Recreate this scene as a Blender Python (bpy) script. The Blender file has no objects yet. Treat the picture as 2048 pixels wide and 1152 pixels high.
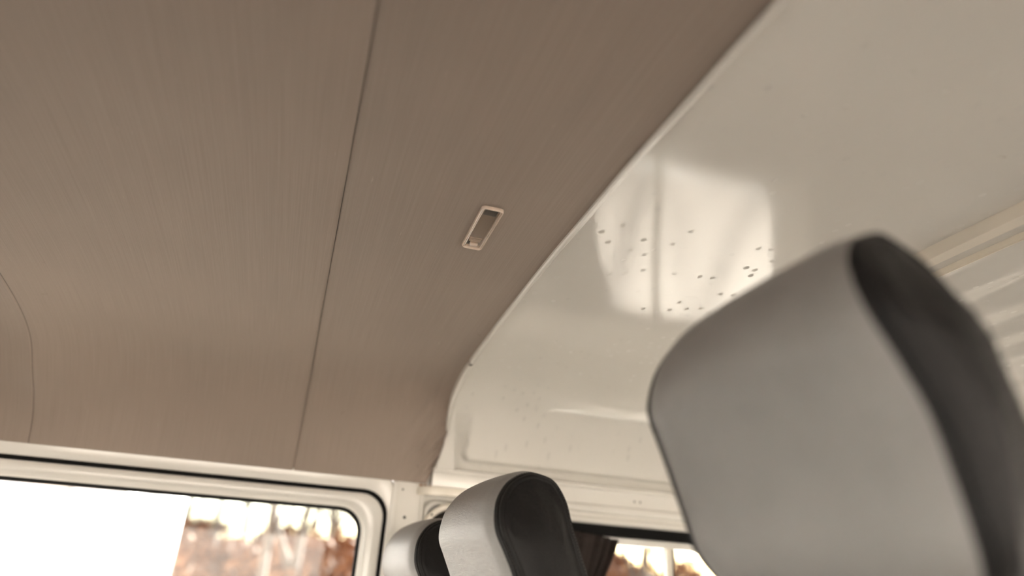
import bpy, bmesh, math, random
from mathutils import Vector, Matrix, noise as mnoise
import numpy as np

random.seed(11)
scene = bpy.context.scene
COL = scene.collection

# ------------------------------------------------------------------ camera
# metres; X = towards the rear of the van, Y = towards the passenger side, Z = up; the lens is at the origin
cam_d = bpy.data.cameras.new('camera')
cam = bpy.data.objects.new('camera', cam_d)
COL.objects.link(cam)
cam_d.sensor_width = 36.0
cam_d.lens = 24.19
cam_d.clip_start = 0.02
cam_d.clip_end = 500
_f = 1376.0
def _dir(x, y):
    return Vector((x - 1024.0, -(y - 576.0), -_f)).normalized()
_Y = _dir(550, 1140)
_X = _dir(6125, 1506); _X = (_X - _Y * _X.dot(_Y)).normalized()
_Z = _X.cross(_Y)
cam.matrix_world = Matrix(((_X.x, _X.y, _X.z, 0), (_Y.x, _Y.y, _Y.z, 0), (_Z.x, _Z.y, _Z.z, 0), (0, 0, 0, 1)))
cam_d.dof.use_dof = True
cam_d.dof.focus_distance = 0.98
cam_d.dof.aperture_fstop = 1.7
scene.camera = cam

# ------------------------------------------------------------------ sky, sun, exposure
SUN_EL, SUN_AZ = math.radians(21), Vector((0.52, 0.85, 0)).normalized()
world = bpy.data.worlds.new('sky')
scene.world = world
world.use_nodes = True
wn = world.node_tree.nodes; wl = world.node_tree.links
wn.clear()
wo = wn.new('ShaderNodeOutputWorld'); wb = wn.new('ShaderNodeBackground'); ws = wn.new('ShaderNodeTexSky')
ws.sky_type = 'NISHITA'; ws.sun_disc = False
ws.sun_elevation = SUN_EL
ws.sun_rotation = math.atan2(SUN_AZ.x, SUN_AZ.y)
ws.air_density = 1.0; ws.dust_density = 1.0; ws.ozone_density = 1.0
wt = wn.new('ShaderNodeMix'); wt.data_type = 'RGBA'; wt.blend_type = 'MULTIPLY'; wt.inputs[0].default_value = 1.0
wt.inputs[7].default_value = (1.0, 0.97, 0.95, 1)          # warm white balance of the whole sky
wl.new(ws.outputs[0], wt.inputs[6]); wl.new(wt.outputs[2], wb.inputs[0]); wb.inputs[1].default_value = 0.085
wl.new(wb.outputs[0], wo.inputs[0])

sun_d = bpy.data.lights.new('sun', 'SUN'); sun_d.energy = 18.0; sun_d.angle = math.radians(0.6); sun_d.color = (1.0, 0.94, 0.87)
sun = bpy.data.objects.new('sun', sun_d); COL.objects.link(sun)
sv = Vector((SUN_AZ.x * math.cos(SUN_EL), SUN_AZ.y * math.cos(SUN_EL), math.sin(SUN_EL)))
sun.rotation_euler = (-sv).to_track_quat('-Z', 'Y').to_euler()
sun.location = sv * 40

vs = scene.view_settings
vs.view_transform = 'Standard'
vs.look = 'None'
vs.gamma = 1.0
vs.use_curve_mapping = False
vs.exposure = 2.6
scene.cycles.max_bounces = 10
scene.cycles.diffuse_bounces = 6
scene.cycles.glossy_bounces = 5
scene.cycles.transparent_max_bounces = 16
scene.cycles.caustics_reflective = False
scene.cycles.caustics_refractive = False
scene.cycles.sample_clamp_indirect = 8.0
scene.cycles.use_adaptive_sampling = True
scene.cycles.adaptive_threshold = 0.03

GROUND = -1.80

# ------------------------------------------------------------------ materials
def new_mat(name):
    m = bpy.data.materials.new(name); m.use_nodes = True
    nt = m.node_tree
    return m, nt.nodes, nt.links, nt.nodes['Principled BSDF']

def noise_node(n, l, scale, detail=3.0, vec_scale=None, rough=0.5):
    tc = n.new('ShaderNodeTexCoord'); t = n.new('ShaderNodeTexNoise')
    t.inputs['Scale'].default_value = scale; t.inputs['Detail'].default_value = detail; t.inputs['Roughness'].default_value = rough
    if vec_scale:
        mp = n.new('ShaderNodeMapping'); mp.inputs['Scale'].default_value = vec_scale
        l.new(tc.outputs['Object'], mp.inputs[0]); l.new(mp.outputs[0], t.inputs['Vector'])
    else:
        l.new(tc.outputs['Object'], t.inputs['Vector'])
    return t

def ramp(n, l, src, stops):
    r = n.new('ShaderNodeValToRGB')
    e = r.color_ramp.elements
    while len(e) < len(stops): e.new(0.5)
    for k, (p, c) in enumerate(stops):
        e[k].position = p; e[k].color = (c[0], c[1], c[2], 1) if not isinstance(c, (int, float)) else (c, c, c, 1)
    l.new(src, r.inputs[0])
    return r

def mixc(n, l, a, b, fac, mode='MIX'):
    m = n.new('ShaderNodeMix'); m.data_type = 'RGBA'; m.blend_type = mode
    for i, v in ((6, a), (7, b), (0, fac)):
        if hasattr(v, 'is_linked') or hasattr(v, 'links'): l.new(v, m.inputs[i])
        elif isinstance(v, (int, float)): m.inputs[i].default_value = v
        else: m.inputs[i].default_value = (v[0], v[1], v[2], 1)
    return m.outputs[2]

def plain(name, col, rough=0.5, metal=0.0, var=0.08, scale=6.0, bump=0.0, bscale=200.0, spec=0.5, coat=0.0):
    m, n, l, b = new_mat(name)
    t = noise_node(n, l, scale, 4)
    r = ramp(n, l, t.outputs[0], [(0.3, [c * (1 - var) for c in col]), (0.7, [min(1, c * (1 + var)) for c in col])])
    l.new(r.outputs[0], b.inputs['Base Color'])
    b.inputs['Roughness'].default_value = rough; b.inputs['Metallic'].default_value = metal
    b.inputs['Specular IOR Level'].default_value = spec; b.inputs['Coat Weight'].default_value = coat
    if bump:
        t2 = noise_node(n, l, bscale, 2)
        bp = n.new('ShaderNodeBump'); bp.inputs['Strength'].default_value = bump; bp.inputs['Distance'].default_value = 0.001
        l.new(t2.outputs[0], bp.inputs['Height']); l.new(bp.outputs[0], b.inputs['Normal'])
    return m

def paint_mat(name, col, rough=0.08, spots=True):
    """glossy enamel with faint orange peel, drip spots and scuffs"""
    m, n, l, b = new_mat(name)
    t = noise_node(n, l, 3.0, 5)
    r = ramp(n, l, t.outputs[0], [(0.3, [c * 0.96 for c in col]), (0.7, [c * 1.03 for c in col])])
    out = r.outputs[0]
    rr = noise_node(n, l, 7.0, 5)
    rrr = ramp(n, l, rr.outputs[0], [(0.3, rough * 0.75), (0.75, rough * 1.5)])
    rough_out = rrr.outputs[0]
    if spots:
        tc = n.new('ShaderNodeTexCoord')
        v = n.new('ShaderNodeTexVoronoi'); v.voronoi_dimensions = '2D'; v.inputs['Scale'].default_value = 46.0; v.inputs['Randomness'].default_value = 1.0
        mp = n.new('ShaderNodeMapping'); mp.inputs['Scale'].default_value = (1.0, 0.72, 1.0)
        l.new(tc.outputs['Object'], mp.inputs[0]); l.new(mp.outputs[0], v.inputs['Vector'])
        vr = ramp(n, l, v.outputs['Distance'], [(0.15, 1.0), (0.20, 0.0)])
        pk = n.new('ShaderNodeSeparateColor'); l.new(v.outputs['Color'], pk.inputs[0])
        pr = ramp(n, l, pk.outputs[0], [(0.60, 0.0), (0.62, 1.0)])
        mul = n.new('ShaderNodeMath'); mul.operation = 'MULTIPLY'
        l.new(vr.outputs[0], mul.inputs[0]); l.new(pr.outputs[0], mul.inputs[1])
        zone = noise_node(n, l, 5.5, 2)
        zr = ramp(n, l, zone.outputs[0], [(0.42, 0.0), (0.54, 1.0)])
        mul2 = n.new('ShaderNodeMath'); mul2.operation = 'MULTIPLY'
        l.new(mul.outputs[0], mul2.inputs[0]); l.new(zr.outputs[0], mul2.inputs[1])
        out = mixc(n, l, out, [c * 0.84 for c in col], mul2.outputs[0])
        sm = noise_node(n, l, 26.0, 6, rough=0.7)
        sr = ramp(n, l, sm.outputs[0], [(0.72, 0.0), (0.80, 0.45)])
        out = mixc(n, l, out, (0.30, 0.24, 0.18), sr.outputs[0])
        ad = n.new('ShaderNodeMath'); ad.operation = 'MULTIPLY_ADD'; ad.inputs[1].default_value = 0.45
        l.new(mul2.outputs[0], ad.inputs[0]); l.new(rough_out, ad.inputs[2]); rough_out = ad.outputs[0]
    l.new(out, b.inputs['Base Color']); l.new(rough_out, b.inputs['Roughness'])
    b.inputs['Specular IOR Level'].default_value = 0.5
    pe = noise_node(n, l, 190.0, 2)
    bp = n.new('ShaderNodeBump'); bp.inputs['Strength'].default_value = 0.10; bp.inputs['Distance'].default_value = 0.0006
    l.new(pe.outputs[0], bp.inputs['Height']); l.new(bp.outputs[0], b.inputs['Normal'])
    return m

def fabric_mat(name, col):
    """ribbed headliner cloth: fine threads across the van, pale slubs, a few marks"""
    m, n, l, b = new_mat(name)
    big = noise_node(n, l, 2.2, 3)
    r0 = ramp(n, l, big.outputs[0], [(0.3, [c * 0.94 for c in col]), (0.7, [c * 1.05 for c in col])])
    th = noise_node(n, l, 1.0, 3, (760, 6, 10))
    r1 = ramp(n, l, th.outputs[0], [(0.30, 0.93), (0.70, 1.06)])
    out = mixc(n, l, r0.outputs[0], r1.outputs[0], 1.0, 'MULTIPLY')
    sl = noise_node(n, l, 1.0, 2, (420, 26, 30))
    r2 = ramp(n, l, sl.outputs[0], [(0.735, 0.0), (0.80, 0.42)])
    out = mixc(n, l, out, [min(1, c * 1.75) for c in col], r2.outputs[0])
    sp = noise_node(n, l, 19.0, 4, (1.6, 1, 1))
    r3 = ramp(n, l, sp.outputs[0], [(0.735, 0.0), (0.80, 0.5)])
    out = mixc(n, l, out, [c * 0.55 for c in col], r3.outputs[0])
    l.new(out, b.inputs['Base Color'])
    b.inputs['Roughness'].default_value = 0.62
    b.inputs['Specular IOR Level'].default_value = 0.28
    b.inputs['Sheen Weight'].default_value = 0.15
    bp = n.new('ShaderNodeBump'); bp.inputs['Strength'].default_value = 0.2; bp.inputs['Distance'].default_value = 0.0005
    l.new(th.outputs[0], bp.inputs['Height']); l.new(bp.outputs[0], b.inputs['Normal'])
    return m

def leather_mat(name, col, rough=0.36, bump=0.55, spec=0.6):
    m, n, l, b = new_mat(name)
    t = noise_node(n, l, 18.0, 3)
    r = ramp(n, l, t.outputs[0], [(0.3, [c * 0.92 for c in col]), (0.7, [c * 1.08 for c in col])])
    l.new(r.outputs[0], b.inputs['Base Color'])
    b.inputs['Roughness'].default_value = rough
    b.inputs['Specular IOR Level'].default_value = spec
    tc = n.new('ShaderNodeTexCoord')
    v = n.new('ShaderNodeTexVoronoi'); v.feature = 'DISTANCE_TO_EDGE'; v.inputs['Scale'].default_value = 520.0
    nz = noise_node(n, l, 160.0, 2)
    vm = n.new('ShaderNodeVectorMath'); vm.operation = 'MULTIPLY_ADD'; vm.inputs[1].default_value = (0.004, 0.004, 0.004)
    l.new(nz.outputs['Color'], vm.inputs[0]); l.new(tc.outputs['Object'], vm.inputs[2]); l.new(vm.outputs[0], v.inputs['Vector'])
    vr = ramp(n, l, v.outputs['Distance'], [(0.0, 0.0), (0.28, 1.0)])
    bp = n.new('ShaderNodeBump'); bp.inputs['Strength'].default_value = bump; bp.inputs['Distance'].default_value = 0.0006
    l.new(vr.outputs[0], bp.inputs['Height']); l.new(bp.outputs[0], b.inputs['Normal'])
    return m

def glass_mat(name, tint=(0.90, 0.94, 0.92), ior=1.45):
    m, n, l, b = new_mat(name)
    n.remove(b)
    out = n['Material Output']
    tr = n.new('ShaderNodeBsdfTransparent'); tr.inputs[0].default_value = (*tint, 1)
    gl = n.new('ShaderNodeBsdfGlossy'); gl.inputs['Roughness'].default_value = 0.02
    fr = n.new('ShaderNodeFresnel'); fr.inputs[0].default_value = ior
    mx = n.new('ShaderNodeMixShader')
    l.new(fr.outputs[0], mx.inputs[0]); l.new(tr.outputs[0], mx.inputs[1]); l.new(gl.outputs[0], mx.inputs[2])
    l.new(mx.outputs[0], out.inputs[0])
    return m

PAINT = (0.73, 0.712, 0.67)
M = {}
M['paint'] = paint_mat('roof_enamel', PAINT)
M['paint_plain'] = paint_mat('body_enamel', PAINT, 0.18, spots=False)
M['fabric'] = fabric_mat('headliner_cloth', (0.300, 0.242, 0.203))
M['thread'] = plain('dark_thread', (0.10, 0.08, 0.065), 0.8)
M['leather'] = leather_mat('lit_leather', (0.19, 0.183, 0.177), 0.33, 0.6, 1.0)  # one dark leather throughout; bright front gloss is put into this paler colour
M['leather_shaded'] = leather_mat('shaded_leather', (0.008, 0.0077, 0.0078), 0.50, 0.4, 0.22)  # same leather, slightly darker on the sides; the rest is shade put into colour
M['stitch'] = plain('stitch_thread', (0.045, 0.042, 0.04), 0.6)
M['rubber'] = plain('black_rubber', (0.006, 0.006, 0.006), 0.8, spec=0.15)
M['glass'] = glass_mat('window_glass')
M['cream'] = plain('cream_plastic', (0.80, 0.75, 0.66), 0.28, var=0.05)
M['dark_plastic'] = plain('dark_plastic', (0.03, 0.025, 0.022), 0.35)
M['lamp_glass'] = glass_mat('lamp_glass', (0.80, 0.74, 0.68), 1.12)
M['rust'] = plain('rust', (0.30, 0.15, 0.06), 0.8, var=0.4, scale=200)
M['curtain'] = plain('brown_curtain', (0.020, 0.0135, 0.0115), 0.95, var=0.2, scale=40)
M['hole'] = plain('dark_hole', (0.02, 0.018, 0.015), 0.9)
M['steel'] = plain('brushed_steel', (0.6, 0.58, 0.55), 0.3, 1.0)
M['floor'] = plain('floor_mat', (0.055, 0.052, 0.05), 0.8, var=0.2)
M['door_card'] = plain('door_card', (0.10, 0.092, 0.085), 0.6)
M['dash'] = plain('dash_vinyl', (0.06, 0.057, 0.054), 0.5)
M['sheet'] = plain('outer_sheet', (0.62, 0.60, 0.55), 0.4)
M['lens_rim'] = plain('lens_rim', (0.72, 0.60, 0.50), 0.16, var=0.1, scale=90, spec=0.9, coat=0.6)
M['lamp_tray'] = plain('lamp_tray', (0.21, 0.155, 0.125), 0.35)

# ------------------------------------------------------------------ helpers
def link(name, me, mat=None, parent=None, smooth=True):
    o = bpy.data.objects.new(name, me); COL.objects.link(o)
    if mat: me.materials.append(mat)
    if smooth:
        for p in me.polygons: p.use_smooth = True
    if parent: o.parent = parent
    return o

def mesh(name, verts, faces, mat, parent=None, smooth=True, fix=False):
    me = bpy.data.meshes.new(name)
    me.from_pydata([tuple(map(float, v)) for v in verts], [], faces)
    if fix:
        bm = bmesh.new(); bm.from_mesh(me); bmesh.ops.recalc_face_normals(bm, faces=bm.faces); bm.to_mesh(me); bm.free()
    me.update()
    return link(name, me, mat, parent, smooth)

def autosmooth(o, ang=40):
    me = o.data
    bm = bmesh.new(); bm.from_mesh(me)
    a = math.radians(ang)
    for e in bm.edges:
        e.smooth = len(e.link_faces) == 2 and e.calc_face_angle(0) < a
    bm.to_mesh(me); bm.free()
    return o

def empty(name, loc=(0, 0, 0)):
    o = bpy.data.objects.new(name, None); COL.objects.link(o); o.location = loc; o.empty_display_size = 0.05
    return o

def tag(o, label, cat=None, group=None, kind=None):
    o['label'] = label
    if cat: o['category'] = cat
    if group: o['group'] = group
    if kind: o['kind'] = kind
    return o

def struct(o, label=None):
    o['kind'] = 'structure'
    if label: o['label'] = label
    return o

def grid_mesh(name, P, mat, parent=None, closed_u=False, closed_v=False, flip=False):
    """P: 2D list of points [i][j]"""
    nu, nv = len(P), len(P[0])
    V = [p for row in P for p in row]
    F = []
    for i in range(nu if closed_u else nu - 1):
        for j in range(nv if closed_v else nv - 1):
            a = i * nv + j; b = ((i + 1) % nu) * nv + j
            c = ((i + 1) % nu) * nv + (j + 1) % nv; d = i * nv + (j + 1) % nv
            F.append((a, d, c, b) if flip else (a, b, c, d))
    return mesh(name, V, F, mat, parent)

def rbox(name, x0, x1, y0, y1, z0, z1, mat, parent=None, bev=0.004, seg=2):
    bm = bmesh.new()
    bmesh.ops.create_cube(bm, size=1)
    for v in bm.verts:
        v.co = Vector(((x0 + x1) / 2 + v.co.x * (x1 - x0), (y0 + y1) / 2 + v.co.y * (y1 - y0), (z0 + z1) / 2 + v.co.z * (z1 - z0)))
    if bev: bmesh.ops.bevel(bm, geom=list(bm.edges), offset=bev, segments=seg, affect='EDGES', profile=0.5)
    bmesh.ops.recalc_face_normals(bm, faces=bm.faces)
    me = bpy.data.meshes.new(name); bm.to_mesh(me); bm.free()
    o = link(name, me, mat, parent, True)
    return autosmooth(o, 50)

def extrude_x(name, sec, x0, x1, mat, parent=None, ang=35, nx=1):
    """closed section [(y,z)...] swept along X"""
    n = len(sec); V = []; F = []
    for k in range(nx + 1):
        x = x0 + (x1 - x0) * k / nx
        V += [(x, y, z) for y, z in sec]
    for k in range(nx):
        for i in range(n):
            F.append((k * n + i, k * n + (i + 1) % n, (k + 1) * n + (i + 1) % n, (k + 1) * n + i))
    F.append(tuple(range(n - 1, -1, -1))); F.append(tuple(nx * n + i for i in range(n)))
    o = mesh(name, V, F, mat, parent, True, fix=True)
    return autosmooth(o, ang)

def rrect(x0, x1, z0, z1, r, n=8):
    pts = []
    for cx, cz, a0 in ((x1 - r, z1 - r, 0), (x0 + r, z1 - r, 90), (x0 + r, z0 + r, 180), (x1 - r, z0 + r, 270)):
        for k in range(n + 1):
            a = math.radians(a0 + 90 * k / n)
            pts.append((cx + r * math.cos(a), cz + r * math.sin(a)))
    return pts

def ring_xz(name, loops, mat, parent=None, close=True, ang=40):
    """loops: [(points_xz, y)] all of one count; joined into a ring (profile swept round an opening)"""
    n = len(loops[0][0]); V = []; F = []
    for pts, y in loops: V += [(x, y, z) for x, z in pts]
    m = len(loops)
    for k in range(m if close else m - 1):
        for i in range(n):
            F.append((k * n + i, k * n + (i + 1) % n, ((k + 1) % m) * n + (i + 1) % n, ((k + 1) % m) * n + i))
    o = mesh(name, V, F, mat, parent, True, fix=True)
    return autosmooth(o, ang)

def catmull(pts, per=8, closed=False):
    pts = [np.array(p, float) for p in pts]; n = len(pts); out = []
    for i in range(n if closed else n - 1):
        if closed: p0, p1, p2, p3 = (pts[(i + k) % n] for k in (-1, 0, 1, 2))
        else: p0, p1, p2, p3 = pts[max(i - 1, 0)], pts[i], pts[i + 1], pts[min(i + 2, n - 1)]
        for k in range(per):
            t = k / per
            out.append(0.5 * (2 * p1 + (p2 - p0) * t + (2 * p0 - 5 * p1 + 4 * p2 - p3) * t * t + (3 * p1 - p0 - 3 * p2 + p3) * t ** 3))
    if not closed: out.append(pts[-1])
    return np.array(out)

def tube(name, pts, r, mat, parent=None, n=8, closed=False):
    pts = [Vector(p) for p in pts]; m = len(pts); V = []; F = []
    rr = r if isinstance(r, (list, tuple)) else [r] * m
    up = Vector((0.3, 0.2, 0.93)).normalized()
    for i, p in enumerate(pts):
        a = pts[(i - 1) % m] if closed else pts[max(i - 1, 0)]; b = pts[(i + 1) % m] if closed else pts[min(i + 1, m - 1)]
        t = (b - a).normalized(); u = up.cross(t)
        if u.length < 1e-3: u = Vector((1, 0, 0)).cross(t)
        u.normalize(); w = t.cross(u)
        for k in range(n):
            an = 2 * math.pi * k / n
            V.append(p + u * (rr[i] * math.cos(an)) + w * (rr[i] * math.sin(an)))
    for i in range(m if closed else m - 1):
        for k in range(n):
            F.append((i * n + k, i * n + (k + 1) % n, ((i + 1) % m) * n + (k + 1) % n, ((i + 1) % m) * n + k))
    if not closed:
        F.append(tuple(range(n - 1, -1, -1))); F.append(tuple((m - 1) * n + k for k in range(n)))
    return mesh(name, V, F, mat, parent)

# ------------------------------------------------------------------ roof profile (inner face of the roof across the van)
YC = 0.60
HALF = [(0.60, .4410), (0.75, .4397), (0.90, .4345), (1.05, .4262), (1.20, .4140), (1.30, .4025), (1.37, .3885), (1.42, .3700),
        (1.46, .3430), (1.49, .3090), (1.515, .2700), (1.533, .2300), (1.543, .1930)]
FULLP = [(2 * YC - y, z) for y, z in HALF[:0:-1]] + HALF
PROF = catmull(FULLP, 10)
_d = np.gradient(PROF, axis=0); _d /= np.linalg.norm(_d, axis=1)[:, None]
PNORM = np.stack([-_d[:, 1], _d[:, 0]], axis=1)       # outward (up / away from the cabin)
# make sure of the outward sense
if PNORM[len(PNORM) // 2, 1] < 0: PNORM = -PNORM
PS = np.concatenate([[0], np.cumsum(np.linalg.norm(np.diff(PROF, axis=0), axis=1))])

def prof_pt(j, off): return PROF[j] + PNORM[j] * off

# ------------------------------------------------------------------ painted rear roof
X_EDGE = 0.300
PX = [0.305 + i * 0.008 for i in range(5)] + [0.3435 + i * 0.0035 for i in range(20)] + [0.42 + i * 0.0264 for i in range(14)] + [0.79 + i * 0.012 for i in range(150)]
def recess(x, j):
    """pressed field above the side rail: sunk edge with a rounded lower front corner"""
    y, z = PROF[j]
    if y < YC or z > 0.345: return 0.0
    R, dx, dz = 0.026, x - 0.352, z - 0.2385
    d = R - math.hypot(R - dx, R - dz) if (dx < R and dz < R) else min(dx, dz)
    k = max(0.0, min(1.0, 1 - (d - 0.001) / 0.011)); k = k * k * (3 - 2 * k)
    fade = max(0.0, min(1.0, (0.335 - z) / 0.045))
    return 0.0155 * k * fade
def paint_off(x, j):
    o = 0.012 + recess(x, j)
    if x > 0.84: o += (0.0020 * math.sin((x - 0.84) * 2 * math.pi / 0.11) + 0.002 * min(1, (x - 0.84) / 0.05)) * max(0.0, min(1.0, (1.15 - PROF[j][0]) / 0.3))
    return o
Pg = [[(x, *prof_pt(j, paint_off(x, j))) for j in range(len(PROF))] for x in PX]
ceiling = struct(grid_mesh('ceiling', Pg, M['paint'], flip=True), 'glossy cream painted bare metal roof behind the brown headliner')
# cross bow and thin ridge pressed into the roof (parts)
def bow(name, x0, x1, dep, mat, parent):
    rows = []
    for x, o in ((x0, 0.013), (x0 + 0.003, -dep), (x1 - 0.003, -dep), (x1, 0.016)):
        rows.append([(x, *prof_pt(j, o + 0.03 * max(0.0, PROF[j][0] - 1.05))) for j in range(len(PROF)) if PROF[j][0] < 1.35])
    return autosmooth(grid_mesh(name, rows, mat, parent, flip=True), 30)
bow('roof_bow', 0.764, 0.790, 0.004, M['cream'], ceiling)
bow('roof_ridge', 0.832, 0.8365, -0.002, M['cream'], ceiling)
# outer skin of the roof: keeps daylight out
XS = [-1.0 + 0.1 * i for i in range(37)]
skin = grid_mesh('roof_skin', [[(x, *prof_pt(j, 0.045)) for j in range(0, len(PROF), 4)] for x in XS], M['sheet'], ceiling)

# ------------------------------------------------------------------ brown headliner, three sewn cloth panels
headliner = empty('headliner'); struct(headliner, 'taupe ribbed cloth headliner sewn from panels over the front cabin')
SEAM_F, SEAM_R = -0.490, 0.0
def cove(j):
    z = PROF[j][1]
    return math.exp(-((z - 0.345) / 0.06) ** 2)
def cloth_off(x, j):
    y, z = PROF[j]
    far = y > YC
    o = 0.0
    # valley at the rear seam, ridge at the front seam
    o += 0.015 * math.exp(-abs(x - SEAM_R) / 0.085) * min(1.0, max(0.0, (z - 0.19) / 0.08))
    o -= 0.028 * math.exp(-abs(x - SEAM_F) / 0.085) * (0.4 + 0.9 * cove(j)) * min(1.0, max(0.0, (z - 0.19) / 0.08))
    o += 0.003 * math.exp(-abs(x - SEAM_F) / 0.0015) + 0.0028 * math.exp(-abs(x - SEAM_R) / 0.0015)
    if x > 0:
        o += 0.046 * cove(j) * math.exp(-(X_EDGE - x) / 0.105) * (1 - math.exp(-max(0.0, X_EDGE + 0.006 - x) / 0.022))           # pulled back behind the flange in the cove
    if far and x > 0.12 and z < 0.40:                                        # puckers in the lower rear corner
        w = math.exp(-((x - 0.285) / 0.055) ** 2 - ((z - 0.265) / 0.06) ** 2)
        o += 0.0075 * w * math.sin((x * 0.80 - z * 0.60) * 2 * math.pi / 0.023)
    o += 0.0012 * min(1.0, max(0.0, (z - 0.2) / 0.08)) * mnoise.noise(Vector((x * 7, y * 7, z * 7)))
    return o
def rear_edge_x(j):
    """the cloth's rear edge: straight across the roof, curling forward at the foot of the far pillar"""
    y, z = PROF[j]
    if z > 0.30: return X_EDGE + 0.008 * max(0.0, (0.36 - z) / 0.06) * (1 if y > YC else 0)
    k = min(1.0, (0.30 - z) / 0.11)
    return X_EDGE + 0.008 - 0.028 * k ** 1.8
def cloth_panel(x0, x1, nx):
    us = sorted(set([i / nx for i in range(nx + 1)] + [0.004, 0.010, 0.990, 0.996]))
    rows = []
    for u in us:
        row = []
        for j in range(len(PROF)):
            xe = rear_edge_x(j) if x1 == X_EDGE else x1
            x = x0 + (xe - x0) * u
            y, z = prof_pt(j, cloth_off(x, j)); row.append((x, y, z))
        rows.append(row)
    o = grid_mesh('fabric_panel', rows, M['fabric'], headliner, flip=True)
    return o
cloth_panel(-1.02, SEAM_F - 0.0006, 26)
cloth_panel(SEAM_F + 0.0006, SEAM_R - 0.0005, 40)
cloth_panel(SEAM_R + 0.0005, X_EDGE, 56)
for xs in (SEAM_F, SEAM_R):
    tube('seam_thread', [(xs, *prof_pt(j, cloth_off(xs, j) - 0.0002)) for j in range(0, len(PROF), 2)], 0.0009, M['thread'], headliner, 5)

# flange strip that carries the rear edge of the headliner
def flange(name, j0, j1):
    rows = []
    for dx, o in ((-0.0025, 0.010), (-0.0020, -0.0020), (0.0005, -0.0036), (0.0045, -0.0034), (0.0068, -0.0010), (0.0072, 0.016)):
        rows.append([(rear_edge_x(j) + dx + 0.0012 * mnoise.noise(Vector((PS[j] * 9, 3.1, 0.7))), *prof_pt(j, o)) for j in range(j0, j1)])
    return struct(autosmooth(grid_mesh(name, rows, M['paint_plain'], flip=True), 35))
JT = [j for j in range(len(PROF)) if PROF[j][0] > YC and PROF[j][1] < 0.4035][0]
JB = [j for j in range(len(PROF)) if PROF[j][0] > YC and PROF[j][1] < 0.300][0]
flange('trim_1', 0, JT)['label'] = 'cream metal flange along the rear edge of the headliner'
flange('trim_2', JT, JB)['label'] = 'short cream flange piece running down the roof corner'

# ------------------------------------------------------------------ passenger side wall (far side)
def wall_plate(name, x0, x1, z0, z1, hole, y0, y1, mat, parent=None):
    hx0, hx1, hz0, hz1, r = hole
    A = rrect(x0, x1, z0, z1, 0.001); B = rrect(hx0, hx1, hz0, hz1, r)
    return ring_xz(name, [(A, y0), (B, y0), (B, y1), (A, y1)], mat, parent)

DX0, DX1, DZ1 = -0.98, 0.207, 0.170           # door outline
WX0, WX1, WZ0, WZ1 = -0.92, 0.158, -0.42, 0.131  # its window
wall_right = struct(empty('wall_right'), 'cream painted passenger side body wall of the van')
# body flange round the door
ring_xz('door_surround', [(rrect(-1.04, 0.214, -1.25, 0.200, 0.02), 1.552), (rrect(-1.03, 0.2125, -1.24, 0.1985, 0.024), 1.545),
                          (rrect(DX0 - 0.004, DX1 + 0.003, -1.21, DZ1 + 0.004, 0.054), 1.5455), (rrect(DX0, DX1, -1.20, DZ1, 0.055), 1.549),
                          (rrect(DX0, DX1, -1.20, DZ1, 0.055), 1.60), (rrect(-1.04, 0.214, -1.25, 0.200, 0.02), 1.60)], M['paint_plain'], wall_right)
# raised pressing line beside the door and flat pillar face
extrude_x('pillar_flange', [(1.548, -1.25), (1.538, -1.25), (1.536, 0.188), (1.548, 0.188)], 0.212, 0.2205, M['paint_plain'], wall_right)
rbox('pillar_face', 0.219, 0.276, 1.546, 1.60, -1.25, 0.196, M['paint_plain'], wall_right, 0.0015)
def screw_hole(x, z, r, y=1.5455, parent=None):
    V = [(x, y, z)]; n = 10
    for k in range(n): V.append((x + r * math.cos(2 * math.pi * k / n), y - 0.0002, z + r * math.sin(2 * math.pi * k / n)))
    for k in range(n): V.append((x + 1.5 * r * math.cos(2 * math.pi * k / n), y, z + 1.5 * r * math.sin(2 * math.pi * k / n)))
    F = [(0, 1 + k, 1 + (k + 1) % n) for k in range(n)] + [(1 + k, n + 1 + k, n + 1 + (k + 1) % n, 1 + (k + 1) % n) for k in range(n)]
    return mesh('screw_hole', V, F, M['hole'], parent, fix=True)
screw_hole(0.2335, 0.177, 0.0014, parent=wall_right)
screw_hole(0.2440, 0.120, 0.0022, parent=wall_right)
# wall behind pillar towards the sliding door, recess for the belt guide
rbox('recess_frame', 0.2745, 0.281, 1.540, 1.60, -0.4, 0.170, M['paint_plain'], wall_right, 0.002)
rbox('recess_back', 0.279, 0.60, 1.575, 1.60, -1.25, 0.20, M['paint_plain'], wall_right, 0.002)
ring_xz('recess_rim', [(rrect(0.281, 0.47, -0.10, 0.166, 0.03), 1.573), (rrect(0.287, 0.465, -0.095, 0.160, 0.028), 1.556),
                       (rrect(0.293, 0.46, -0.09, 0.154, 0.025), 1.553), (rrect(0.300, 0.452, -0.08, 0.146, 0.022), 1.574)], M['paint_plain'], wall_right)
rbox('rear_quarter', 1.40, 2.62, 1.55, 1.60, -1.25, 0.25, M['paint_plain'], wall_right, 0.003)
rbox('corner_filler', 0.214, 0.60, 1.562, 1.60, 0.17, 0.26, M['paint_plain'], wall_right, 0.002)

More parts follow.
